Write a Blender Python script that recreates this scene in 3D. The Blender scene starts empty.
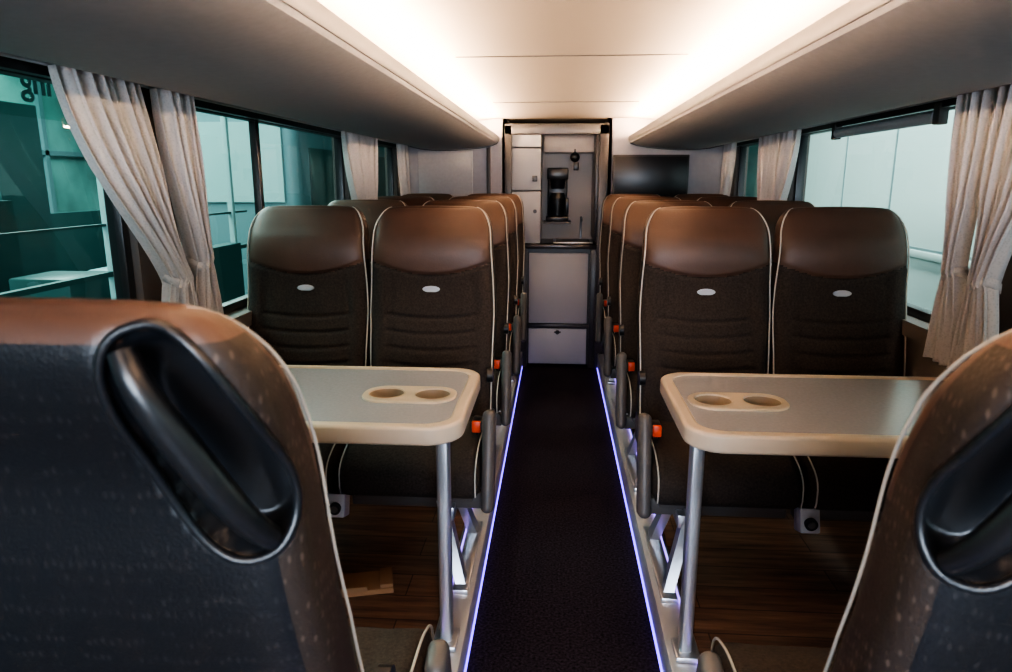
import bpy, bmesh, math, random
from mathutils import Vector, Matrix
from mathutils.bvhtree import BVHTree
random.seed(4)
C=bpy.context.scene.collection
EYE=1.38; XC=0.04; PLAT=0.12
# ------------------------------------------------------------ materials
def nmat(name,col,rough=.5,metal=0,bump=0,bscale=200,var=0,vscale=5,emis=None,estr=0,spec=.5,coat=0,sheen=0):
    m=bpy.data.materials.new(name); m.use_nodes=True
    nt=m.node_tree; b=nt.nodes['Principled BSDF']
    b.inputs['Base Color'].default_value=(*col,1); b.inputs['Roughness'].default_value=rough
    b.inputs['Metallic'].default_value=metal
    b.inputs['Specular IOR Level'].default_value=spec
    b.inputs['Coat Weight'].default_value=coat
    b.inputs['Sheen Weight'].default_value=sheen
    tc=nt.nodes.new('ShaderNodeTexCoord')
    if bump:
        n=nt.nodes.new('ShaderNodeTexNoise'); n.inputs['Scale'].default_value=bscale; n.inputs['Detail'].default_value=3
        nt.links.new(tc.outputs['Object'],n.inputs['Vector'])
        bp=nt.nodes.new('ShaderNodeBump'); bp.inputs['Strength'].default_value=bump; bp.inputs['Distance'].default_value=.002
        nt.links.new(n.outputs['Fac'],bp.inputs['Height']); nt.links.new(bp.outputs['Normal'],b.inputs['Normal'])
    if var:
        n=nt.nodes.new('ShaderNodeTexNoise'); n.inputs['Scale'].default_value=vscale; n.inputs['Detail'].default_value=4
        nt.links.new(tc.outputs['Object'],n.inputs['Vector'])
        r=nt.nodes.new('ShaderNodeValToRGB')
        r.color_ramp.elements[0].position=.3; r.color_ramp.elements[1].position=.7
        r.color_ramp.elements[0].color=(*[c*(1-var) for c in col],1)
        r.color_ramp.elements[1].color=(*[min(1,c*(1+var)) for c in col],1)
        nt.links.new(n.outputs['Fac'],r.inputs['Fac']); nt.links.new(r.outputs['Color'],b.inputs['Base Color'])
    if emis:
        b.inputs['Emission Color'].default_value=(*emis,1); b.inputs['Emission Strength'].default_value=estr
    return m
leather=nmat('brown_leather',(.080,.043,.030),.45,bump=.25,bscale=160,var=.12,vscale=9)
fabric=nmat('dark_fabric',(.038,.029,.025),.82,bump=.6,bscale=420,var=.4,vscale=160,spec=.3)
shellm=nmat('seat_shell_fabric',(.010,.012,.015),.36,bump=.3,bscale=300)
sidem=nmat('seat_side_fabric',(.026,.018,.014),.6,bump=.5,bscale=300,var=.2,vscale=90)
pipem=nmat('silver_piping',(.52,.48,.42),.4)
blackp=nmat('black_plastic',(.014,.016,.019),.28,bump=.1,bscale=500)
greyp=nmat('grey_plastic',(.10,.088,.083),.45,bump=.15,bscale=400)
alu=nmat('aluminium',(.62,.63,.66),.3,metal=.8,bump=.05,bscale=90)
sillm=nmat('sill_metal',(.66,.64,.64),.35,metal=.3,bump=.05,bscale=60)
redm=nmat('red_button',(.80,.09,.03),.4)
rust=nmat('rust_red_holder',(.30,.06,.03),.6)
beige=nmat('beige_table_edge',(.62,.50,.38),.38,bump=.04,bscale=300)
beige2=nmat('beige_cup',(.58,.48,.36),.45)
cupin=nmat('cup_inside_shaded',(.26,.20,.14),.5)  # darker beige, recess shade put into the colour
lamin=nmat('grey_laminate',(.35,.35,.37),.24,var=.06,vscale=120,bump=.03,bscale=200)
ceilm=nmat('ceiling_panel',(.21,.180,.165),.7,bump=.08,bscale=300)
rackm=nmat('rack_grey',(.42,.40,.41),.65,bump=.15,bscale=350,var=.04,vscale=60)
rackedge=nmat('rack_edge',(.42,.39,.37),.4)
wallm=nmat('side_wall_trim',(.14,.12,.11),.7,bump=.3,bscale=250)
headm=nmat('window_header_dark',(.03,.03,.032),.3)
partm=nmat('partition_grey',(.34,.32,.34),.55,bump=.08,bscale=200,var=.04,vscale=30)
darkf=nmat('dark_frame',(.045,.042,.045),.35)
cabw=nmat('cabinet_white',(.42,.41,.42),.45,bump=.03,bscale=60)
cabb=nmat('cabinet_beige',(.46,.40,.36),.5)
counterm=nmat('counter_dark',(.05,.045,.045),.25)
screenm=nmat('screen_glass',(.012,.012,.014),.32)
warm=nmat('warm_led',(1,.8,.6),.5,emis=(1,.70,.44),estr=330)
blue=nmat('blue_led',(.2,.2,1),.5,emis=(.24,.14,1),estr=3)
violet=nmat('violet_led',(.3,.2,1),.5,emis=(.42,.26,1),estr=2)
carton=nmat('cardboard',(.26,.15,.08),.8,bump=.2,bscale=120)
white=nmat('white_plastic',(.62,.62,.66),.35)
vanw=nmat('coach_white_paint',(.62,.72,.70),.25,coat=.4)
vand=nmat('coach_seam',(.20,.27,.28),.4)
teal=nmat('hall_teal',(.18,.36,.34),.5,var=.35,vscale=.8)
tealL=nmat('hall_pale',(.32,.46,.46),.5)
tealM=nmat('hall_mid',(.15,.24,.26),.45)
tealD=nmat('hall_dark',(.025,.07,.07),.4)
groundm=nmat('hall_floor_mat',(.05,.09,.09),.35)
rubber=nmat('rubber',(.02,.02,.02),.7)

# carpet
carpet=nmat('carpet',(.021,.017,.026),.95,bump=1.0,bscale=260,var=.85,vscale=120,spec=.2)
# curtain
curt=nmat('curtain_fabric',(.52,.47,.42),.85)
nt=curt.node_tree; b=nt.nodes['Principled BSDF']
tc=nt.nodes.new('ShaderNodeTexCoord'); v=nt.nodes.new('ShaderNodeTexVoronoi'); v.inputs['Scale'].default_value=150
nt.links.new(tc.outputs['Object'],v.inputs['Vector'])
bp=nt.nodes.new('ShaderNodeBump'); bp.inputs['Strength'].default_value=.3; bp.inputs['Distance'].default_value=.001
nt.links.new(v.outputs['Distance'],bp.inputs['Height']); nt.links.new(bp.outputs['Normal'],b.inputs['Normal'])
r=nt.nodes.new('ShaderNodeValToRGB'); r.color_ramp.elements[0].color=(.48,.44,.42,1); r.color_ramp.elements[1].color=(.60,.55,.53,1)
r.color_ramp.elements[1].position=.5
nt.links.new(v.outputs['Distance'],r.inputs['Fac']); nt.links.new(r.outputs['Color'],b.inputs['Base Color'])
# dotted shell pattern
for m,hi in ((shellm,(.026,.025,.027)),(sidem,(.080,.058,.046))):
    nt=m.node_tree; b=nt.nodes['Principled BSDF']
    tc=nt.nodes.new('ShaderNodeTexCoord'); mp=nt.nodes.new('ShaderNodeMapping'); mp.inputs['Scale'].default_value=(130,130,55)
    nt.links.new(tc.outputs['Object'],mp.inputs['Vector'])
    v=nt.nodes.new('ShaderNodeTexVoronoi'); v.inputs['Scale'].default_value=1; v.inputs['Randomness'].default_value=.35
    nt.links.new(mp.outputs['Vector'],v.inputs['Vector'])
    r=nt.nodes.new('ShaderNodeValToRGB'); r.color_ramp.elements[0].color=(*hi,1); r.color_ramp.elements[1].color=b.inputs['Base Color'].default_value[:]
    r.color_ramp.elements[0].position=.15; r.color_ramp.elements[1].position=.3
    nt.links.new(v.outputs['Distance'],r.inputs['Fac']); nt.links.new(r.outputs['Color'],b.inputs['Base Color'])
# wood floor
wood=nmat('dark_wood_floor',(.08,.05,.035),.45)
nt=wood.node_tree; b=nt.nodes['Principled BSDF']
tc=nt.nodes.new('ShaderNodeTexCoord'); mp=nt.nodes.new('ShaderNodeMapping'); mp.inputs['Scale'].default_value=(2.2,26,1)
nt.links.new(tc.outputs['Object'],mp.inputs['Vector'])
n=nt.nodes.new('ShaderNodeTexNoise'); n.inputs['Scale'].default_value=1.6; n.inputs['Detail'].default_value=8; n.inputs['Roughness'].default_value=.65
nt.links.new(mp.outputs['Vector'],n.inputs['Vector'])
r=nt.nodes.new('ShaderNodeValToRGB'); r.color_ramp.elements[0].position=.3; r.color_ramp.elements[1].position=.72
r.color_ramp.elements[0].color=(.060,.034,.025,1); r.color_ramp.elements[1].color=(.28,.17,.115,1)
nt.links.new(n.outputs['Fac'],r.inputs['Fac'])
bk=nt.nodes.new('ShaderNodeTexBrick'); bk.inputs['Scale'].default_value=1; bk.inputs['Brick Width'].default_value=.9; bk.inputs['Row Height'].default_value=.12
bk.inputs['Mortar Size'].default_value=.002; bk.inputs['Color1'].default_value=(1,1,1,1); bk.inputs['Color2'].default_value=(.7,.7,.7,1); bk.inputs['Mortar'].default_value=(.2,.2,.2,1)
nt.links.new(tc.outputs['Object'],bk.inputs['Vector'])
mx=nt.nodes.new('ShaderNodeMixRGB'); mx.blend_type='MULTIPLY'; mx.inputs['Fac'].default_value=1
nt.links.new(r.outputs['Color'],mx.inputs['Color1']); nt.links.new(bk.outputs['Color'],mx.inputs['Color2']); nt.links.new(mx.outputs['Color'],b.inputs['Base Color'])
# glass (single sheet)
def glassm(name,tint):
    m=bpy.data.materials.new(name); m.use_nodes=True; nt=m.node_tree; nt.nodes.clear()
    o=nt.nodes.new('ShaderNodeOutputMaterial'); t=nt.nodes.new('ShaderNodeBsdfTransparent'); t.inputs['Color'].default_value=(*tint,1)
    g=nt.nodes.new('ShaderNodeBsdfGlossy'); g.inputs['Roughness'].default_value=.02
    f=nt.nodes.new('ShaderNodeLayerWeight'); f.inputs['Blend'].default_value=.5
    p=nt.nodes.new('ShaderNodeMath'); p.operation='POWER'; p.inputs[1].default_value=4.0
    q=nt.nodes.new('ShaderNodeMath'); q.operation='MULTIPLY_ADD'; q.inputs[1].default_value=.55; q.inputs[2].default_value=.06
    mx=nt.nodes.new('ShaderNodeMixShader')
    nt.links.new(f.outputs['Facing'],p.inputs[0]); nt.links.new(p.outputs[0],q.inputs[0])
    nt.links.new(q.outputs[0],mx.inputs[0]); nt.links.new(t.outputs[0],mx.inputs[1]); nt.links.new(g.outputs[0],mx.inputs[2]); nt.links.new(mx.outputs[0],o.inputs[0])
    return m
glL=glassm('tinted_glass_green',(.76,.92,.88)); glR=glassm('tinted_glass_clear',(.90,.97,.95))

# ------------------------------------------------------------ helpers
def link(o,parent=None,world=False):
    C.objects.link(o)
    if parent:
        o.parent=parent
        if world: o.location=o.location-parent.location
    return o
def empty(name,loc,rz=0):
    e=bpy.data.objects.new(name,None); e.location=loc; e.rotation_euler=(0,0,rz); e.empty_display_size=.1
    C.objects.link(e); return e
def mobj(name,bm,mats,parent=None,world=False,smooth=True,recalc=True):
    if recalc: bmesh.ops.recalc_face_normals(bm,faces=bm.faces[:])
    me=bpy.data.meshes.new(name); bm.to_mesh(me); bm.free()
    for m in (mats if isinstance(mats,(list,tuple)) else [mats]): me.materials.append(m)
    if smooth:
        for p in me.polygons: p.use_smooth=True
        try: me.set_sharp_from_angle(angle=math.radians(38))
        except Exception: pass
    return link(bpy.data.objects.new(name,me),parent,world)
def addbox(bm,x0,x1,y0,y1,z0,z1,bev=0,seg=2,mi=0,rot=None,about=None):
    r=bmesh.ops.create_cube(bm,size=1)
    vs=r['verts']
    for v in vs: v.co=Vector(((x0+x1)/2+v.co.x*(x1-x0),(y0+y1)/2+v.co.y*(y1-y0),(z0+z1)/2+v.co.z*(z1-z0)))
    if rot is not None: bmesh.ops.rotate(bm,verts=vs,cent=about or Vector(((x0+x1)/2,(y0+y1)/2,(z0+z1)/2)),matrix=rot)
    fs=set(f for v in vs for f in v.link_faces)
    for f in fs: f.material_index=mi
    if bev:
        es=list(set(e for v in vs for e in v.link_edges))
        rr=bmesh.ops.bevel(bm,geom=es,offset=bev,segments=seg,profile=.5,affect='EDGES')
        for f in rr['faces']: f.material_index=mi
def boxes(name,lst,mats,parent=None,world=False,bev=0,seg=2):
    bm=bmesh.new()
    for b in lst:
        addbox(bm,*b[:6],bev=bev,seg=seg,mi=(b[6] if len(b)>6 else 0))
    return mobj(name,bm,mats,parent,world)
def sheet(name,x,ya,yb,z0,z1,mat,parent=None,world=False):
    bm=bmesh.new(); bm.faces.new([bm.verts.new(p) for p in ((x,ya,z0),(x,yb,z0),(x,yb,z1),(x,ya,z1))])
    return mobj(name,bm,mat,parent,world,smooth=False)
def addcyl(bm,c,r,h,axis='z',seg=24,mi=0,r2=None):
    M=Matrix.Translation(c)
    if axis=='x': M=M@Matrix.Rotation(math.pi/2,4,'Y')
    if axis=='y': M=M@Matrix.Rotation(-math.pi/2,4,'X')
    rr=bmesh.ops.create_cone(bm,cap_ends=True,segments=seg,radius1=r,radius2=r if r2 is None else r2,depth=h,matrix=M)
    for f in set(f for v in rr['verts'] for f in v.link_faces): f.material_index=mi
def extr(name,prof,y0,y1,mats,parent=None,world=False,ny=1,cyc=True,smooth=True):
    bm=bmesh.new(); rows=[]
    for j in range(ny+1):
        y=y0+(y1-y0)*j/ny
        rows.append([bm.verts.new((p[0],y,p[1])) for p in prof])
    n=len(prof)
    for j in range(ny):
        for i in range(n if cyc else n-1):
            bm.faces.new((rows[j][i],rows[j][(i+1)%n],rows[j+1][(i+1)%n],rows[j+1][i]))
    if cyc:
        bm.faces.new(rows[0]); bm.faces.new(rows[-1][::-1])
    return mobj(name,bm,mats,parent,world,smooth)
def tube(name,pts,r,mat,parent=None,world=False,res=6,cyc=False,radii=None,kind='POLY'):
    cu=bpy.data.curves.new(name,'CURVE'); cu.dimensions='3D'; cu.bevel_depth=r; cu.bevel_resolution=res; cu.use_fill_caps=True
    if kind=='POLY':
        s=cu.splines.new('POLY'); s.points.add(len(pts)-1)
        for i,p in enumerate(pts):
            s.points[i].co=(*p,1)
            if radii: s.points[i].radius=radii[i]
    else:
        s=cu.splines.new('NURBS'); s.points.add(len(pts)-1); s.order_u=3; s.use_endpoint_u=True; s.resolution_u=10
        for i,p in enumerate(pts):
            s.points[i].co=(*p,1)
            if radii: s.points[i].radius=radii[i]
    s.use_cyclic_u=cyc; s.use_smooth=True
    o=bpy.data.objects.new(name+'_c',cu); C.objects.link(o)
    dg=bpy.context.evaluated_depsgraph_get(); me=bpy.data.meshes.new_from_object(o.evaluated_get(dg))
    bpy.data.objects.remove(o); me.name=name; me.materials.clear(); me.materials.append(mat)
    for p in me.polygons: p.use_smooth=True
    return link(bpy.data.objects.new(name,me),parent,world)
def shape2d(name,loops,z0,z1,bev,mat,parent=None,world=False):
    cu=bpy.data.curves.new(name,'CURVE'); cu.dimensions='2D'; cu.fill_mode='BOTH'
    h=(z1-z0)/2; cu.extrude=h-bev; cu.bevel_depth=bev; cu.bevel_resolution=3; cu.offset=-bev
    for L in loops:
        s=cu.splines.new('POLY'); s.points.add(len(L)-1)
        for i,p in enumerate(L): s.points[i].co=(p[0],p[1],0,1)
        s.use_cyclic_u=True
    o=bpy.data.objects.new(name+'_c',cu); C.objects.link(o)
    dg=bpy.context.evaluated_depsgraph_get(); me=bpy.data.meshes.new_from_object(o.evaluated_get(dg))
    bpy.data.objects.remove(o)
    me.transform(Matrix.Translation((0,0,(z0+z1)/2))); me.materials.clear(); me.materials.append(mat); me.name=name
    for p in me.polygons: p.use_smooth=True
    try: me.set_sharp_from_angle(angle=math.radians(38))
    except Exception: pass
    return link(bpy.data.objects.new(name,me),parent,world)
def rrect(x0,x1,y0,y1,r,rs=None,n=8):
    rs=rs or (r,r,r,r); P=[]
    cs=[(x0,y0,180,rs[0],1,1),(x1,y0,270,rs[1],-1,1),(x1,y1,0,rs[2],-1,-1),(x0,y1,90,rs[3],1,-1)]
    for cx,cy,a0,rr,sx,sy in cs:
        for i in range(n+1):
            a=math.radians(a0+90*i/n); P.append((cx+sx*rr+rr*math.cos(a),cy+sy*rr+rr*math.sin(a)))
    return P
def circ(cx,cy,r,n=40): return [(cx+r*math.cos(2*math.pi*i/n),cy+r*math.sin(2*math.pi*i/n)) for i in range(n)]

# ------------------------------------------------------------ seat meshes
def section(w,t,n=4.2,N=76):
    D=[]
    for i in range(600):
        a=2*math.pi*i/600; c=math.cos(a); s=math.sin(a)
        D.append((w*math.copysign(abs(c)**(2/n),c),t/2*math.copysign(abs(s)**(2/n),s)))
    L=[0]
    for i in range(600):
        p=D[i]; q=D[(i+1)%600]; L.append(L[-1]+math.hypot(q[0]-p[0],q[1]-p[1]))
    out=[];j=0
    for k in range(N):
        T=L[-1]*k/N
        while L[j+1]<T: j+=1
        u=(T-L[j])/max(1e-9,L[j+1]-L[j]); p=D[j]; q=D[(j+1)%600]
        out.append((p[0]+(q[0]-p[0])*u,p[1]+(q[1]-p[1])*u))
    return out
ZT=1.06; CR=.062
HX,HZ,HA=.156,1.047,.26
def w_of(z):
    if z<.8: return .214+.011*((z-.36)/.44)
    return .225-.013*min(1,(z-.8)/.26)**1.3
def t_of(z):
    return .135-.02*min(1,max(0,(z-.5)/.4))
def yfront(z,k):
    y=.42+k*(z-.45)
    y-=.022*math.exp(-((z-1.02)/.09)**2)
    y-=.018*math.exp(-((z-.62)/.12)**2)
    return y
def seam(x): return .935+.045*(x/.21)**2
def back_mesh(k,hand=0,Nz=120,N=76,near=False):
    bm=bmesh.new(); lv=[]
    H=.105; R=CR; R2=.045
    for i in range(Nz): 
        z=.36+(ZT-.36)*i/(Nz-1); lv.append((z,w_of(z),t_of(z)))
    for i in range(1,11):
        u=math.sin(math.pi/2*i/10.6); z=ZT+H*u; q=1-math.sqrt(1-u*u)
        lv.append((z,w_of(ZT)-R*q,t_of(ZT)-2*R2*q))
    zl,wl,tl=lv[-1]
    for f,dz in ((.93,.002),(.75,.004),(.5,.005),(.2,.006)): lv.append((zl+dz,wl*f,tl*f))
    rows=[]; info=[]
    def ell(x,z):
        dx=x-hand*HX; dz=z-HZ; a=HA*hand
        px=dx*math.cos(a)+dz*math.sin(a); pz=-dx*math.sin(a)+dz*math.cos(a)
        return abs(px/.048)**2.4+abs(pz/.110)**2.4
    for z,w,t in lv:
        zz=min(z,ZT+H)
        yc=yfront(zz,k)+t_of(zz)/2
        row=[]; inf=[]
        for (x,y) in section(w,t,N=N):
            d=0; fr=y<-.32*t
            if fr and z<ZT+.02:
                ax=abs(x)
                g=lambda v,s: math.exp(-(v/s)**2)
                d+=.006*g(z-seam(x),.005)
                ex=.135+.02*math.sin((z-.45)*6)
                if z<seam(x)-.01 and z>.40:
                    d+=.005*g(ax-ex,.005)
                    if ax<ex and z<.84:
                        for zz2 in (.52,.575,.63,.685,.74,.795):
                            d+=.006*g(z-(zz2-.012*(1-(x/ex)**2)),.005)
                    if ax>ex: d-=.007*min(1,(ax-ex)/.03)
                if z>seam(x): d-=.006*g(x,.16)
            Y=yc+y+d
            if hand and y>.2*t:
                e=ell(x,z)
                if e<1: Y-=.045*min(1,(1-e)*2.5)
            row.append(bm.verts.new((x,Y,z))); inf.append((x,y/t,z))
        rows.append(row); info.append(inf)
    bm.faces.new(rows[0][::-1]); 
    for j in range(len(rows)-1):
        for i in range(N):
            f=bm.faces.new((rows[j][i],rows[j][(i+1)%N],rows[j+1][(i+1)%N],rows[j+1][i]))
            x=(info[j][i][0]+info[j+1][(i+1)%N][0])/2; rel=(info[j][i][1]+info[j+1][(i+1)%N][1])/2; z=(info[j][i][2]+info[j+1][i][2])/2
            if z>seam(x) and (rel<(-.15 if near else .3) or z>1.145): mi=0
            elif rel<-.3: mi=1
            elif rel<.40: mi=3
            else: mi=2
            if hand and rel>.15 and ell(x,z)<1: mi=4
            f.material_index=mi
    bm.faces.new(rows[-1])
    bmesh.ops.recalc_face_normals(bm,faces=bm.faces[:])
    me=bpy.data.meshes.new('backrest'); bm.to_mesh(me); bm.free()
    for m in (leather,fabric,shellm,sidem,blackp): me.materials.append(m)
    for p in me.polygons: p.use_smooth=True
    return me
def cushion_mesh():
    bm=bmesh.new(); N=60; rows=[]
    xs=[.216*(-1+2*i/40) for i in range(41)]
    for x in xs:
        rr=.028
        dd=max(0,abs(x)-(.216-rr))/rr; sh=rr*(1-math.sqrt(max(0,1-dd*dd)))
        row=[]
        for (a,b2) in section(.24-sh,.15-2*sh,n=3.2,N=N):
            y=.24+a; z=.375+b2
            if b2>0:
                z+=.010*max(0,(abs(x)-.12)/.09)*(1 if y>.05 else .4)*(1-dd*.8)
                z-=.003*math.exp(-((abs(x)-.125)/.006)**2)
                if abs(x)<.125:
                    for yy in (.12,.2,.28,.36): z-=.003*math.exp(-((y-yy)/.006)**2)
            if y<.1: z-=(.1-y)*.12
            row.append(bm.verts.new((x,y,z)))
        rows.append(row)
    for j in range(40):
        for i in range(N): bm.faces.new((rows[j][i],rows[j][(i+1)%N],rows[j+1][(i+1)%N],rows[j+1][i]))
    bm.faces.new(rows[0]); bm.faces.new(rows[-1][::-1])
    bmesh.ops.recalc_face_normals(bm,faces=bm.faces[:])
    me=bpy.data.meshes.new('cushion'); bm.to_mesh(me); bm.free(); me.materials.append(fabric)
    for p in me.polygons: p.use_smooth=True
    return me
CUSH=cushion_mesh()
CACHE={}
def piping_pts(k,s):
    P=[]
    for i in range(60):
        z=.40+(ZT-.40)*i/59
        P.append((s*(w_of(z)-.004),yfront(z,k)+.018,z))
    for i in range(1,12):
        u=math.sin(math.pi/2*i/12); q=1-math.sqrt(1-u*u); z=ZT+.105*u
        P.append((s*(w_of(ZT)-CR*q-.004),yfront(min(z,1.165),k)+.018+.045*q,z))
    return P
def cush_pipe(s):
    P=[]
    for (a,b2) in section(.24,.15,n=3.2,N=60):
        if a<-.1 and b2<-.045: break
        y=.24+a; z=.375+b2
        if b2>0: z+=.006
        if y<.1: z-=(.1-y)*.12
        if y<.45: P.append((s*.206,y-(.003 if y<.05 else 0),z+.002))
    return P
def seat(x,y,face,aisle_world,aisle_seat,k=.16):
    """face=-1 : faces camera (-Y). face=+1 : faces +Y"""
    e=empty('coach_seat',(x,y,PLAT),0 if face<0 else math.pi)
    s=aisle_world*(1 if face<0 else -1)
    hand=s if (face>0 and aisle_seat) else 0
    key=('b',k,hand)
    if key not in CACHE:
        CACHE[key]=back_mesh(k,hand,170 if face>0 else 120,130 if face>0 else 76,near=face>0)
    link(bpy.data.objects.new('backrest',CACHE[key]),e)
    link(bpy.data.objects.new('cushion',CUSH),e)
    def inst(key,fn):
        if key in CACHE: link(bpy.data.objects.new(key[0],CACHE[key]),e)
        else: o=fn(); CACHE[key]=o.data
    for q in (-1,1):
        inst(('back_piping',q,k),lambda: tube('back_piping',piping_pts(k,q),.0027 if face<0 else .0018,pipem,e,res=3))
        inst(('cushion_piping',q),lambda: tube('cushion_piping',cush_pipe(q),.0024,pipem,e,res=3))
    def badge():
        bm=bmesh.new(); zc=.885; yc=yfront(zc,k)+.001
        for rx,rz,dy,mi in ((.031,.0115,0,0),(.026,.008,-.0025,1)):
            ring=[];ring2=[]
            for i in range(28):
                a=2*math.pi*i/28
                ring.append(bm.verts.new((rx*math.cos(a),yc-.002+dy,zc+rz*math.sin(a))))
                ring2.append(bm.verts.new((rx*math.cos(a),yc+.006,zc+rz*math.sin(a))))
            f=bm.faces.new(ring); f.material_index=mi
            for i in range(28):
                f=bm.faces.new((ring[i],ring2[i],ring2[(i+1)%28],ring[(i+1)%28])); f.material_index=mi
        return mobj('badge',bm,[alu,white],e)
    inst(('badge',k),badge)
    def frame():
        bm=bmesh.new()
        addbox(bm,-.19,.19,.08,.44,.275,.305,bev=.008)
        addbox(bm,-.215,.215,.14,.18,.225,.28,bev=.006)
        addbox(bm,-.215,.215,.34,.38,.225,.28,bev=.006)
        return mobj('seat_frame',bm,greyp,e)
    inst(('seat_frame',),frame)
    if aisle_seat:
        def leg():
            bm=bmesh.new(); xx=s*.11
            for (ya,yb,yc,yd) in ((.12,.17,.03,.07),(.30,.36,.36,.42)):
                vs=[]
                for dx in (-.016,.016):
                    vs.append([bm.verts.new((xx+dx-s*.03,ya,.27)),bm.verts.new((xx+dx-s*.03,yb,.27)),bm.verts.new((xx+dx+s*.045,yd,.012)),bm.verts.new((xx+dx+s*.045,yc,.012))])
                A,B=vs
                bm.faces.new(A); bm.faces.new(B[::-1])
                for i in range(4): bm.faces.new((A[i],B[i],B[(i+1)%4],A[(i+1)%4]))
            addbox(bm,xx+s*.045-.025,xx+s*.045+.025,.0,.46,.002,.02,bev=.004)
            addbox(bm,xx-.016,xx+.016,.1,.4,.2,.245,bev=.004)
            return mobj('leg',bm,alu,e)
        inst(('leg',s),leg)
        dz=-.11 if face>0 else 0
        def arm():
            bm=bmesh.new(); x0=s*.238
            addbox(bm,x0-.02,x0+.02,0,.075,.02,.335,bev=.019,seg=5)
            R=Matrix.Rotation(math.radians(-16),4,'X')
            bmesh.ops.rotate(bm,verts=bm.verts[:],cent=(0,0,.30),matrix=R)
            bmesh.ops.translate(bm,verts=bm.verts[:],vec=(0,.09,.24+dz))
            addcyl(bm,Vector((s*.222,.19,.49+dz)),.022,.03,'x')
            return mobj('armrest',bm,greyp,e)
        inst(('armrest',s,face),arm)
    def arm2():
        bm=bmesh.new()
        addcyl(bm,Vector((s*.216,.40,.60)),.025,.02,'x')
        addbox(bm,s*.216-.009,s*.216+.009,.25,.47,.36,.46,bev=.008)
        return mobj('side_bracket',bm,blackp,e)
    if aisle_seat: inst(('side_bracket',s),arm2)
    yo=.14 if face>0 else 0
    def buck():
        bm=bmesh.new(); xx=s*.19
        addbox(bm,xx-.006,xx+.006,yo+.20,yo+.24,.41,.50,bev=.003)
        addbox(bm,xx-.016,xx+.016,yo+.185,yo+.25,.475,.505,bev=.006)
        addbox(bm,xx-.014,xx+.014,yo+.176,yo+.192,.47,.508,bev=.004,mi=1)
        return mobj('belt_buckle',bm,[blackp,redm],e)
    inst(('belt_buckle',s,face),buck)
    if hand:
        me=CACHE[('b',k,0)] if ('b',k,0) in CACHE else back_mesh(k,0,60,76,near=True)
        CACHE[('b',k,0)]=me
        bm=bmesh.new(); bm.from_mesh(me); T=BVHTree.FromBMesh(bm)
        def surf(xx,zz):
            h=T.ray_cast(Vector((xx,2,zz)),Vector((0,-1,0)))
            if h[0] is not None: return h[0]
            return T.find_nearest(Vector((xx,.75,zz)))[0]
        a=HA*hand; ring=[]
        for i in range(48):
            t=2*math.pi*i/48; c_=math.cos(t); s2=math.sin(t)
            px=.049*math.copysign(abs(c_)**(2/2.4),c_); pz=.112*math.copysign(abs(s2)**(2/2.4),s2)
            dx=px*math.cos(a)-pz*math.sin(a); dz=px*math.sin(a)+pz*math.cos(a)
            p=surf(hand*HX+dx,HZ+dz); ring.append(Vector((p.x,p.y+.001,p.z)))
        tube('handle_bezel',ring,.0042,blackp,e,cyc=True)
        def at(pz,off,px=0):
            dx=px*math.cos(a)-pz*math.sin(a); dz=px*math.sin(a)+pz*math.cos(a)
            p=surf(hand*HX+dx,HZ+dz); return Vector((p.x,p.y+off,p.z))
        A=at(-.098,-.004,hand*.012); B=at(.096,-.004,-hand*.016)
        bar=[]; rad=[]
        for i in range(15):
            u=-1+2*i/14; p=A.lerp(B,(u+1)/2); bar.append(p+Vector((0,.016*(1-abs(u)**4),0))); rad.append(.85+.3*(1-u*u))
        tube('grab_handle',bar,.0125,blackp,e,radii=rad,kind='NURBS',res=8)
        bm.free()
    return e
SP=.452
def sx(side,i): return XC+side*(.25+SP*(.5+i))
for side in (-1,1):
    for rrow in range(4):
        for i in (0,1):
            seat(sx(side,i),1.93+.78*rrow,-1,-side,i==0)
    for i in (0,1):
        seat(sx(side,i),1.20,1,-side,i==0,k=.30)

# ------------------------------------------------------------ socket boxes, carton
for side in (-1,1):
    xx=XC+side*(.72 if side<0 else .735)
    e=empty('power_socket_box',(xx,2.02,PLAT+.278))
    bm=bmesh.new(); addbox(bm,-.03,.03,-.03,.03,-.065,.01,bev=.006,rot=Matrix.Rotation(math.radians(-18),3,'X'))
    addbox(bm,-.02,.02,0,.06,-.03,.0,bev=.003)
    mobj('housing',bm,white,e)
    bm=bmesh.new(); addcyl(bm,Vector((0,-.036,-.025)),.019,.012,'y'); addcyl(bm,Vector((0,-.042,-.025)),.011,.006,'y',mi=1)
    o=mobj('socket',bm,[blackp,greyp],e); 
bm=bmesh.new(); addbox(bm,-.10,.10,-.055,.055,0,.018,bev=.002); addbox(bm,.06,.098,-.05,.05,.016,.03,bev=.002); addbox(bm,-.1,.02,-.055,-.045,.014,.03,bev=.002)
o=mobj('cardboard_carton',bm,carton); o.location=(-.60,1.96,PLAT); o.rotation_euler=(0,0,.25)

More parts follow.
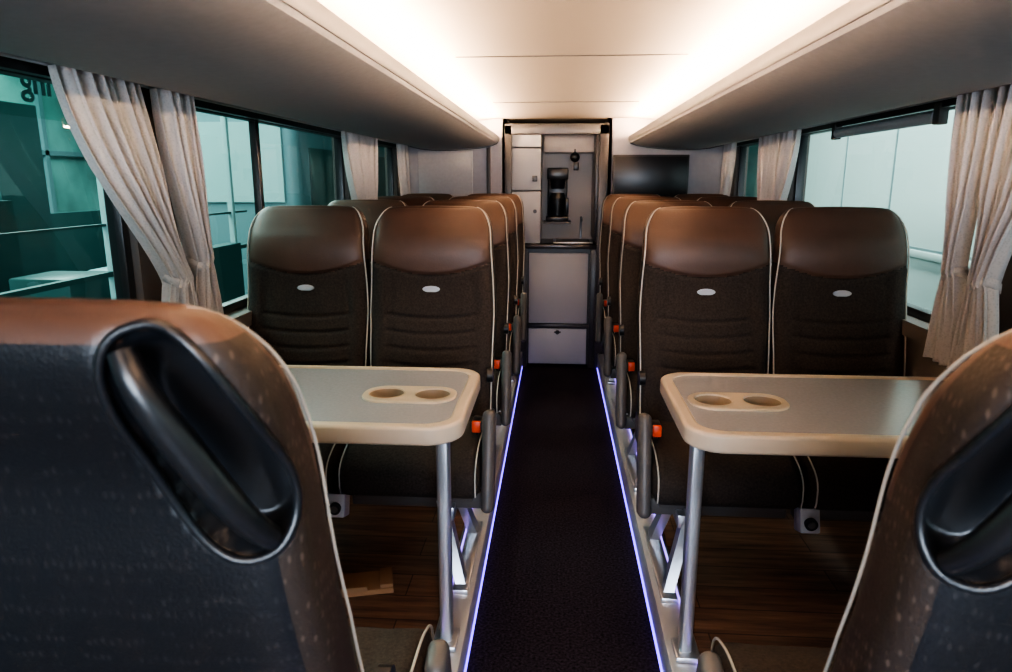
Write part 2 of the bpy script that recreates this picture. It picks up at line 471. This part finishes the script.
# ------------------------------------------------------------ tables
def table(side):
    off=.252 if side<0 else .262
    ox=XC+side*off; wx=XC+side*1.16
    e=empty('folding_table',(ox,1.75,PLAT))
    zt=EYE-.55
    def mp(P): return [(ox+side*u,y) for u,y in P]
    y0,y1=1.49,2.02
    outer=mp(rrect(0,.89,y0,y1,.08,(.085,.02,.02,.085),10))
    inner=mp(rrect(.035,.87,y0+.035,y1-.03,.06,(.06,.01,.01,.06),10))
    inner2=mp(rrect(.033,.872,y0+.033,y1-.028,.06,(.06,.01,.01,.06),10))
    ca,cb=.105,.228
    c1=circ(ox+side*ca,1.745,.047); c2=circ(ox+side*cb,1.745,.047)
    shape2d('table_edge',[outer,inner],zt-.046,zt,.009,beige,e,True)
    c1b=circ(ox+side*ca,1.745,.0475); c2b=circ(ox+side*cb,1.745,.0475)
    shape2d('table_top',[inner2,c1b,c2b],zt-.034,zt-.004,.001,lamin,e,True)
    pad=mp(rrect(.043,.290,1.675,1.815,.06,None,10))
    shape2d('cup_surround',[pad,c1,c2],zt-.006,zt+.001,.002,beige2,e,True)
    for n,cx in enumerate((ca,cb)):
        bm=bmesh.new(); X=ox+side*cx; prev=None
        for q,(r,z) in enumerate(((.0505,zt+.0025),(.0475,zt+.003),(.0455,zt-.001),(.043,zt-.045),(.038,zt-.05),(.001,zt-.05))):
            ring=[bm.verts.new((X+r*math.cos(2*math.pi*i/40),1.745+r*math.sin(2*math.pi*i/40),z)) for i in range(40)]
            if prev:
                for i in range(40): bm.faces.new((prev[i],prev[(i+1)%40],ring[(i+1)%40],ring[i])).material_index=0 if q<3 else 1
            prev=ring
        mobj('cup_holder_%d'%(n+1),bm,[beige2,cupin],e,True,recalc=False)
    lx=XC+side*.325
    bm=bmesh.new()
    addbox(bm,lx-.017,lx+.017,1.68,1.72,PLAT+.016,zt-.036,bev=.008,seg=3)
    addbox(bm,lx-.03,lx+.03,1.655,1.745,PLAT+.006,PLAT+.022,bev=.004)
    addbox(bm,lx-.03,lx+.03,1.62,1.80,zt-.052,zt-.032,bev=.003)
    mobj('table_leg',bm,alu,e,True)
    boxes('wall_bracket',[(min(wx,wx-side*.06),max(wx,wx-side*.06),1.55,1.97,zt-.09,zt-.03)],greyp,e,True,bev=.005)
for s_ in (-1,1): table(s_)

# ------------------------------------------------------------ floor
YF=-1.6; YB=5.1
boxes('floor',[(XC-.282,XC+.282,YF,YB+.6,-.05,0)],carpet)
for side,nm in ((-1,'floor_platform_left'),(1,'floor_platform_right')):
    a=XC+side*.365; b_=XC+side*1.19
    boxes(nm,[(min(a,b_),max(a,b_),YF,YB,-.05,PLAT)],wood)
    a=XC+side*.28; b_=XC+side*.367
    e=empty('trim_%d'%(1 if side<0 else 2),((a+b_)/2,1.8,PLAT))
    boxes('sill_profile',[(min(a,b_),max(a,b_),YF,YB,.022,PLAT+.004)],sillm,e,True,bev=.004)
    boxes('sill_rib',[(XC+side*.358-.004,XC+side*.358+.004,YF,YB,PLAT+.003,PLAT+.014)],alu,e,True,bev=.001)
    boxes('kick_strip',[(min(a,b_),max(a,b_),YF,YB,-.02,.012)],darkf,e,True)
    c=XC+side*.277
    boxes('led_strip',[(min(c,a+side*.004),max(c,a+side*.004),YF,YB-.02,.008,.017)],blue,e,True)
    c=XC+side*.3525
    boxes('sill_led',[(c-.0015,c+.0015,YF,YB-.02,PLAT+.006,PLAT+.011)],violet,e,True)

# ------------------------------------------------------------ ceiling
Zc=EYE+.42
hw=1.24
def cz(u):
    if u<.42: return Zc
    t=(u-.42)/(hw-.42); return Zc-.13*t**1.6
us=[-hw+i*2*hw/48 for i in range(49)]
under=[(XC+u,cz(abs(u))) for u in us]; over=[(XC+u,cz(abs(u))+.05) for u in us[::-1]]
extr('ceiling',under+over,YF-.05,5.75,ceilm)
boxes('trim_3',[(XC-.40,XC+.40,y-.003,y+.003,Zc-.003,Zc+.002) for y in (-.1,1.25,2.58,4.05)],darkf)
def rack(side):
    e=empty('luggage_rack',(XC+side*.8,1.8,EYE+.25))
    P=[(.455,.292),(.452,.270),(.462,.252),(.50,.236),(.58,.222),(.68,.212),(.80,.206),(.92,.208),(1.0,.216),(1.07,.232),(1.12,.25),(1.14,.29),(.9,.30),(.6,.275),(.50,.272),(.475,.292)]
    pts=[(XC+side*a,EYE+b_) for a,b_ in P]
    extr('rack_body',pts,YF,YB-.02,rackm,e,True)
    L=[(.449,.296),(.448,.272),(.453,.262),(.460,.262),(.458,.296)]
    extr('rack_lip',[(XC+side*a,EYE+b_) for a,b_ in L],YF,YB-.03,rackedge,e,True)
    P2=[(a,b_-.006 if b_<.26 else b_+.004) for a,b_ in P]
    extr('rack_end_cap',[(XC+side*a,EYE+b_) for a,b_ in P2],YB-.06,YB-.012,headm,e,True)
    a=XC+side*.488; b_=XC+side*.520
    boxes('led_diffuser',[(min(a,b_),max(a,b_),YF+.05,YB-.08,EYE+.298,EYE+.308)],warm,e,True,bev=.002)
    boxes('led_channel',[(min(a,b_)-.004,max(a,b_)+.004,YF+.04,YB-.07,EYE+.270,EYE+.299)],alu,e,True)
    x=XC+side*1.125
    tube('curtain_rail',[(x,YF,EYE+.242),(x,5.05,EYE+.242)],.006,alu,e,True)
for s_ in (-1,1): rack(s_)

# ------------------------------------------------------------ side walls + windows
WZ0,WZ1=.92,EYE+.25
pill=[(-1.62,-1.45),(.12,.2),(1.83,2.05),(3.82,3.92),(5.0,5.1)]
nwin=0
for side,nm,gl in ((-1,'wall_left',glL),(1,'wall_right',glR)):
    a=XC+side*1.17; b_=XC+side*1.25; x0,x1=min(a,b_),max(a,b_)
    L=[(x0,x1,YF,5.75,-.05,WZ0,0),(x0,x1,YF,5.75,WZ1,Zc-.02,1)]
    for p in pill: L.append((x0,x1,p[0],p[1],WZ0-.01,WZ1+.01,0))
    L.append((x0,x1,5.1,5.75,WZ0-.01,WZ1+.01,0))
    s0=XC+side*1.13; L.append((min(s0,a),max(s0,a),YF,5.09,WZ0-.05,WZ0,0))
    h0=XC+side*1.145; L.append((min(h0,a),max(h0,a),YF,5.09,WZ1-.03,WZ1+.02,1))
    boxes(nm,L,[wallm,headm])
    for j in range(4):
        nwin+=1; ya=pill[j][1]; yb=pill[j+1][0]
        e=empty('window_%d'%nwin,(XC+side*1.21,(ya+yb)/2,1.28))
        g=XC+side*1.21
        sheet('glass',g,ya,yb,WZ0,WZ1,gl,e,True)
        F=[(g-.02,g+.02,ya,ya+.03,WZ0,WZ1),(g-.02,g+.02,yb-.03,yb,WZ0,WZ1),(g-.02,g+.02,ya,yb,WZ0,WZ0+.03),(g-.02,g+.02,ya,yb,WZ1-.03,WZ1)]
        if side<0 and j==2: F.append((g-.015,g+.015,2.72,2.75,WZ0,WZ1))
        boxes('frame',F,headm,e,True,bev=.003)
def curtain(side,ya,yb,yt,zt,name='curtain',zb=.86,spread=.10,nf=7,x=None):
    x=x if x else XC+side*1.10
    bm=bmesh.new(); NX=110; NZ=60; z1=EYE+.238; rows=[]
    for j in range(NZ+1):
        z=z1+(zb-z1)*j/NZ
        if z>zt:
            u=(z1-z)/(z1-zt); c=.5-.5*math.cos(math.pi*min(1,u)**1.5)
            w0=(yb-ya)/2; m0=(ya+yb)/2
            hwid=w0+(.032-w0)*c**.9; mid=m0+(yt-m0)*(u**1.25)
            amp=.018+.008*u
        else:
            u=(zt-z)/(zt-zb); hwid=.032+spread*.6*u**.7; mid=yt; amp=.02
        row=[]
        for i in range(NX+1):
            s=-1+2*i/NX
            ph=s*nf*math.pi+.6*math.sin(3*s+j*.03)
            Y=mid+s*hwid+.003*math.sin(ph*2)
            X=x-side*(amp*math.sin(ph)+.006*math.sin(2.3*ph+1)+(.012*math.cos(s*1.5)))
            row.append(bm.verts.new((X,Y,z)))
        rows.append(row)
    for j in range(NZ):
        for i in range(NX): bm.faces.new((rows[j][i],rows[j][i+1],rows[j+1][i+1],rows[j+1][i]))
    e=empty(name,(x,yt,zt))
    o=mobj('drape',bm,curt,e,True)
    m=o.modifiers.new('s','SOLIDIFY'); m.thickness=.002
    pts=[(x+.034*math.cos(t),yt+.042*math.sin(t),zt) for t in [2*math.pi*i/24 for i in range(24)]]
    bm=bmesh.new(); A=[bm.verts.new((p[0],p[1],zt-.013+.01*math.sin(i*.5))) for i,p in enumerate(pts)]; B=[bm.verts.new((p[0],p[1],zt+.013+.01*math.sin(i*.5))) for i,p in enumerate(pts)]
    for i in range(24): bm.faces.new((A[i],A[(i+1)%24],B[(i+1)%24],B[i]))
    mobj('tie_back',bm,curt,e,True).modifiers.new('s','SOLIDIFY').thickness=.003
curtain(-1,1.49,1.78,1.88,EYE-.27)
curtain(-1,1.87,2.03,2.01,EYE-.24,nf=5)
curtain(1,1.70,1.98,1.93,EYE-.27,nf=6)
curtain(1,2.0,2.17,2.07,EYE-.26,nf=4)
for s_ in (-1,1):
    curtain(s_,3.55,3.86,3.84,EYE-.28,nf=5); curtain(s_,3.90,4.15,3.96,EYE-.28,nf=4)
    curtain(s_,4.72,4.98,4.95,EYE-.28,nf=4)
    curtain(s_,-.1,.15,.13,EYE-.28,nf=4)
bm=bmesh.new(); X=XC-1.165; addbox(bm,X,X+.03,1.82,1.85,EYE+.0,EYE+.18,bev=.006); addbox(bm,X+.005,X+.035,1.805,1.865,EYE+.14,EYE+.18,bev=.006)
mobj('emergency_hammer',bm,rust)
e=empty('roller_blind',(XC+1.15,2.75,EYE+.19))
bm=bmesh.new(); addcyl(bm,Vector((XC+1.155,2.8,EYE+.195)),.02,.8,'y'); 
addbox(bm,XC+1.14,XC+1.17,2.36,2.40,EYE+.17,EYE+.235,bev=.004,mi=1); addbox(bm,XC+1.14,XC+1.17,3.2,3.24,EYE+.17,EYE+.235,bev=.004,mi=1)
mobj('tube_and_brackets',bm,[white,greyp],e,True)

# ------------------------------------------------------------ rear partition + galley
xl,xr=-.36,.350
boxes('wall_back',[(XC-1.17,xl,YB,YB+.05,-.05,Zc),(xr,XC+1.17,YB,YB+.05,-.05,Zc),(XC-1.17,XC+1.17,5.68,5.73,-.05,Zc),
  (xl-.03,xl,YB,5.70,-.05,Zc),(xr,xr+.03,YB,5.70,-.05,Zc)],partm)
boxes('trim_4',[(xl-.012,xl+.04,YB-.03,YB+.02,0,EYE+.375),(xr-.06,xr+.006,YB-.03,YB+.02,0,EYE+.375),(xl-.012,xr+.006,YB-.03,YB+.02,EYE+.31,EYE+.385),
   (-.50,-.47,YB-.02,YB+.0,0.12,EYE+.30)],darkf,bev=.004)
e=empty('galley_kitchenette',(0,5.3,0))
boxes('back_panel',[(xl,xr,5.62,5.67,.9,Zc-.01)],cabb,e,True)
boxes('tall_cabinet',[(xl+.03,-.115,5.12,5.6,.93,1.30),(xl+.03,-.115,5.12,5.6,1.308,EYE+.22),(xl+.03,-.115,5.12,5.6,EYE+.228,EYE+.34)],cabw,e,True,bev=.005)
boxes('upper_cabinet',[(-.10,.285,5.40,5.6,EYE+.20,EYE+.34)],cabb,e,True,bev=.004)
boxes('counter',[(xl+.03,.33,5.08,5.62,.895,.925)],counterm,e,True,bev=.005)
boxes('carcass',[(xl+.04,.325,5.14,5.6,.02,.893)],darkf,e,True)
boxes('cabinet_doors',[(-.195,.235,5.115,5.14,.34,.86),(-.195,.235,5.115,5.14,.03,.30)],cabw,e,True,bev=.004)
boxes('side_rails',[(xl+.045,-.21,5.11,5.14,.0,.89),(.25,.32,5.11,5.14,.0,.89),(-.21,.25,5.112,5.14,.305,.335)],darkf,e,True,bev=.003)
bm=bmesh.new(); addcyl(bm,Vector((.02,5.11,.275)),.016,.02,'y'); addbox(bm,-.005,.045,5.10,5.112,.27,.28,bev=.002); addbox(bm,-.175,-.14,5.105,5.12,1.37,1.41,bev=.002); addcyl(bm,Vector((-.155,5.115,1.16)),.014,.02,'y')
mobj('latches',bm,darkf,e,True)
bm=bmesh.new()
addbox(bm,-.02,.27,5.2,5.5,.924,.934,bev=.004); addbox(bm,.0,.25,5.22,5.48,.932,.936,bev=.001,mi=1)
mobj('sink',bm,[alu,darkf],e,True)
tube('tap',[(.19,5.53,.92),(.19,5.53,1.06),(.19,5.50,1.10),(.19,5.42,1.10),(.19,5.40,1.07)],.008,alu,e,True,kind='NURBS')
bm=bmesh.new()
addbox(bm,-.075,.085,5.40,5.58,1.38,1.47,bev=.012); addbox(bm,-.07,.08,5.48,5.59,1.10,1.42,bev=.01); addbox(bm,-.08,.09,5.40,5.60,1.07,1.11,bev=.008)
addcyl(bm,Vector((.005,5.44,1.18)),.055,.13,r2=.062); addcyl(bm,Vector((.005,5.44,1.265)),.062,.04,r2=.05); addcyl(bm,Vector((.005,5.44,1.35)),.05,.07,r2=.065)
addbox(bm,.066,.09,5.42,5.44,1.12,1.25,bev=.006)
cm=mobj('coffee_maker',bm,blackp,e,True)
boxes('shelf',[(-.10,.11,5.40,5.62,1.055,1.07)],greyp,e,True)
bm=bmesh.new(); bmesh.ops.create_uvsphere(bm,u_segments=20,v_segments=12,radius=.036,matrix=Matrix.Translation((.13,5.38,EYE+.165)))
addcyl(bm,Vector((.13,5.41,EYE+.20)),.012,.05); addbox(bm,.12,.16,5.38,5.40,EYE+.07,EYE+.13,bev=.004)
mobj('spot_lamp',bm,blackp,e,True)
boxes('wall_panel',[(.27,.30,5.12,5.6,.95,EYE+.33)],darkf,e,True,bev=.004)
e=empty('monitor',(.66,5.04,EYE+.015))
boxes('housing',[(.385,.905,5.03,5.075,EYE-.14,EYE+.17)],darkf,e,True,bev=.006)
boxes('screen',[(.397,.893,5.026,5.033,EYE-.128,EYE+.158)],screenm,e,True,bev=.001)
boxes('mount',[(.58,.74,5.07,5.10,EYE-.06,EYE+.08)],darkf,e,True)
boxes('trim_5',[(-.99,-.60,YB-.012,YB,EYE-.3,EYE+.20)],rackm,bev=.004)

# ------------------------------------------------------------ hall outside
GZ=-.95
boxes('hall_floor',[(-14,14,-12,20,GZ-.1,GZ)],groundm)
boxes('hall_wall_left',[(-11.2,-11,-12,20,GZ,6)],teal)
boxes('hall_wall_right',[(11,11.2,-12,20,GZ,6)],teal)
boxes('hall_wall_back',[(-11,11,19.8,20,GZ,6)],teal)
boxes('hall_roof',[(-11.2,11.2,-12,20,6,6.1)],tealD)
e=empty('hall_wall_mullions',(-10.9,4,GZ))
boxes('mullions',[(-11,-10.9,-10+1.9*i,-9.88+1.9*i,GZ,6) for i in range(15)]+[(-11,-10.9,-12,19.8,z,z+.1) for z in (.2,1.9,3.8)],tealM,e,True)
e=empty('parked_white_coach',(3.6,3,GZ))
bm=bmesh.new(); addbox(bm,2.75,5.1,-3,9.5,GZ+.35,2.75,bev=.15,seg=5)
mobj('body',bm,vanw,e,True)
L=[]
for y in (-1.5,-.2,1.3,2.55,3.55,4.76,6.1,7.1,8.4): L.append((2.744,2.752,y-.010,y+.010,.90,2.3))
for z in (.86,1.98,.42): L.append((2.742,2.752,-2.9,9.4,z,z+.02))
boxes('panel_seams',L,vand,e,True)
boxes('rubbing_strip',[(2.725,2.752,-2.9,9.4,.80,.86)],vanw,e,True,bev=.008)
bm=bmesh.new()
for y in (-1.4,6.6,7.9): addcyl(bm,Vector((2.95,y,GZ+.5)),.5,.3,'x',32); addcyl(bm,Vector((2.79,y,GZ+.5)),.28,.04,'x',32,mi=1)
mobj('wheels',bm,[rubber,alu],e,True)
e=empty('parked_green_coach',(-4.3,12,GZ))
bm=bmesh.new(); addbox(bm,-5.3,-3.3,9,19,GZ+.35,2.5,bev=.15,seg=5); mobj('body',bm,tealM,e,True)
boxes('side_glass',[(-3.31,-3.285,9.4+1.6*i,10.9+1.6*i,.5,1.8) for i in range(5)],tealD,e,True)
boxes('rear_glass',[(-5.1,-3.5,8.97,9.02,1.1,2.1)],tealL,e,True)
bm=bmesh.new()
for y in (11,17): addcyl(bm,Vector((-3.5,y,GZ+.5)),.5,.3,'x',32)
mobj('wheels',bm,rubber,e,True)
e=empty('exhibition_stand',(-3.6,4.5,GZ))
boxes('posts',[(-3.62,-3.56,5.4,5.46,GZ,3.2),(-3.62,-3.45,6.15,6.5,GZ,3.2),(-5.6,-5.45,4.9,5.05,GZ,3.4),(-3.62,-3.56,7.6,7.66,GZ,3.2),(-3.62,-3.56,1.6,1.66,GZ,3.2)],tealL,e,True,bev=.01)
boxes('fascia',[(-3.66,-3.5,1.4,8,2.3,2.5)],teal,e,True)
boxes('rail',[(-3.62,-3.56,1.4,8,.62,.66),(-3.62,-3.58,1.4,8,1.02,1.04)],tealD,e,True)
boxes('low_wall',[(-3.66,-3.56,1.4,6,GZ,.35),(-3.66,-3.5,6,7.6,GZ,.7)],tealD,e,True)
boxes('display_panels',[(-8.0,-7.9,5.2,6.8,.0,2.6),(-9.0,-8.9,8.4,9.6,.3,2.9)],tealM,e,True)
boxes('dark_panels',[(-6.0,-5.9,7.2,7.9,GZ,2.2),(-5,-4.9,5.6,6.1,GZ,1.2),(-7.5,-7.4,8,12,GZ,.9)],tealD,e,True)
for i,yy in enumerate((4.6,5.2,7.0)):
    tube('truss_tube',[(-4.6,yy,GZ),(-4.6,yy+.1,3.5)],.025,tealD if i%2 else tealL,e,True)
bm=bmesh.new()
for i in range(12):
    x=random.uniform(-5.8,-4.2); y=random.uniform(3.6,7.5); h=random.uniform(.9,1.6)
    w_=random.uniform(.12,.3)
    addbox(bm,x-w_,x+w_,y-w_,y+w_,GZ,GZ+h,bev=.02,mi=(0,1,2,1)[i%4])
mobj('display_counters',bm,[tealM,tealD,teal],e,True)
f=bpy.data.curves.new('sign','FONT'); f.body='ing'; f.size=.22; f.extrude=.003; f.offset=.003
o=bpy.data.objects.new('tmp',f); C.objects.link(o)
dg=bpy.context.evaluated_depsgraph_get(); me=bpy.data.meshes.new_from_object(o.evaluated_get(dg)); bpy.data.objects.remove(o)
me.materials.clear(); me.materials.append(tealD)
e2=empty('glass_sign_board',(-3.02,3.9,EYE+.6))
o=bpy.data.objects.new('lettering',me); C.objects.link(o); o.rotation_euler=(math.pi/2,0,-math.pi/2); o.location=(-3.0,4.17,EYE+.485)
sheet('pane',-3.02,3.1,4.4,EYE+.35,EYE+.95,glL,e2,True)
o.parent=e2; o.location=o.location-e2.location
boxes('hanger',[(-3.03,-3.015,3.2,3.22,EYE+.95,6),(-3.03,-3.015,4.3,4.32,EYE+.95,6)],alu,e2,True)

# ------------------------------------------------------------ lights
def area(name,loc,rot,sx_,sy_,p,col):
    l=bpy.data.lights.new(name,'AREA'); l.shape='RECTANGLE'; l.size=sx_; l.size_y=sy_; l.energy=p; l.color=col
    o=bpy.data.objects.new(name,l); o.location=loc; o.rotation_euler=rot; C.objects.link(o); return o
area('windscreen_fill',(-7,6,5.8),(0,0,0),5,14,2800,(.80,1,.97))
area('windscreen_fill',(1.9,4,4.5),(0,math.radians(-18),0),.5,8,460,(.88,1,.99))
area('windscreen_fill',(-2.2,5.5,4.5),(0,math.radians(-25),0),.5,8,80,(.8,1,.97))
area('windscreen_fill',(0,-5,1.7),(math.radians(90),0,0),4,2,620,(.74,.85,1))  # added upright panel, cool fill through the windscreen for near seats and racks
area('cabin_fill',(XC,-1.0,Zc-.02),(math.radians(35),0,0),.5,.25,7,(1,.90,.80))  # added warm fill under the ceiling behind the camera, brightens the seats
w=bpy.data.worlds.new('World'); bpy.context.scene.world=w; w.use_nodes=True
w.node_tree.nodes['Background'].inputs[0].default_value=(.25,.5,.55,1); w.node_tree.nodes['Background'].inputs[1].default_value=.25
try: bpy.context.scene.view_settings.look='AgX - High Contrast'
except Exception: pass

# ------------------------------------------------------------ camera
cam=bpy.data.cameras.new('camera'); co=bpy.data.objects.new('camera',cam); C.objects.link(co)
co.location=(0,0,EYE); co.rotation_euler=(math.radians(90-12.56),0,math.radians(4.07))
cam.sensor_width=36; cam.lens=700/1012*36; cam.clip_start=.02
cam.dof.use_dof=True; cam.dof.focus_distance=2.6; cam.dof.aperture_fstop=7
bpy.context.scene.camera=co
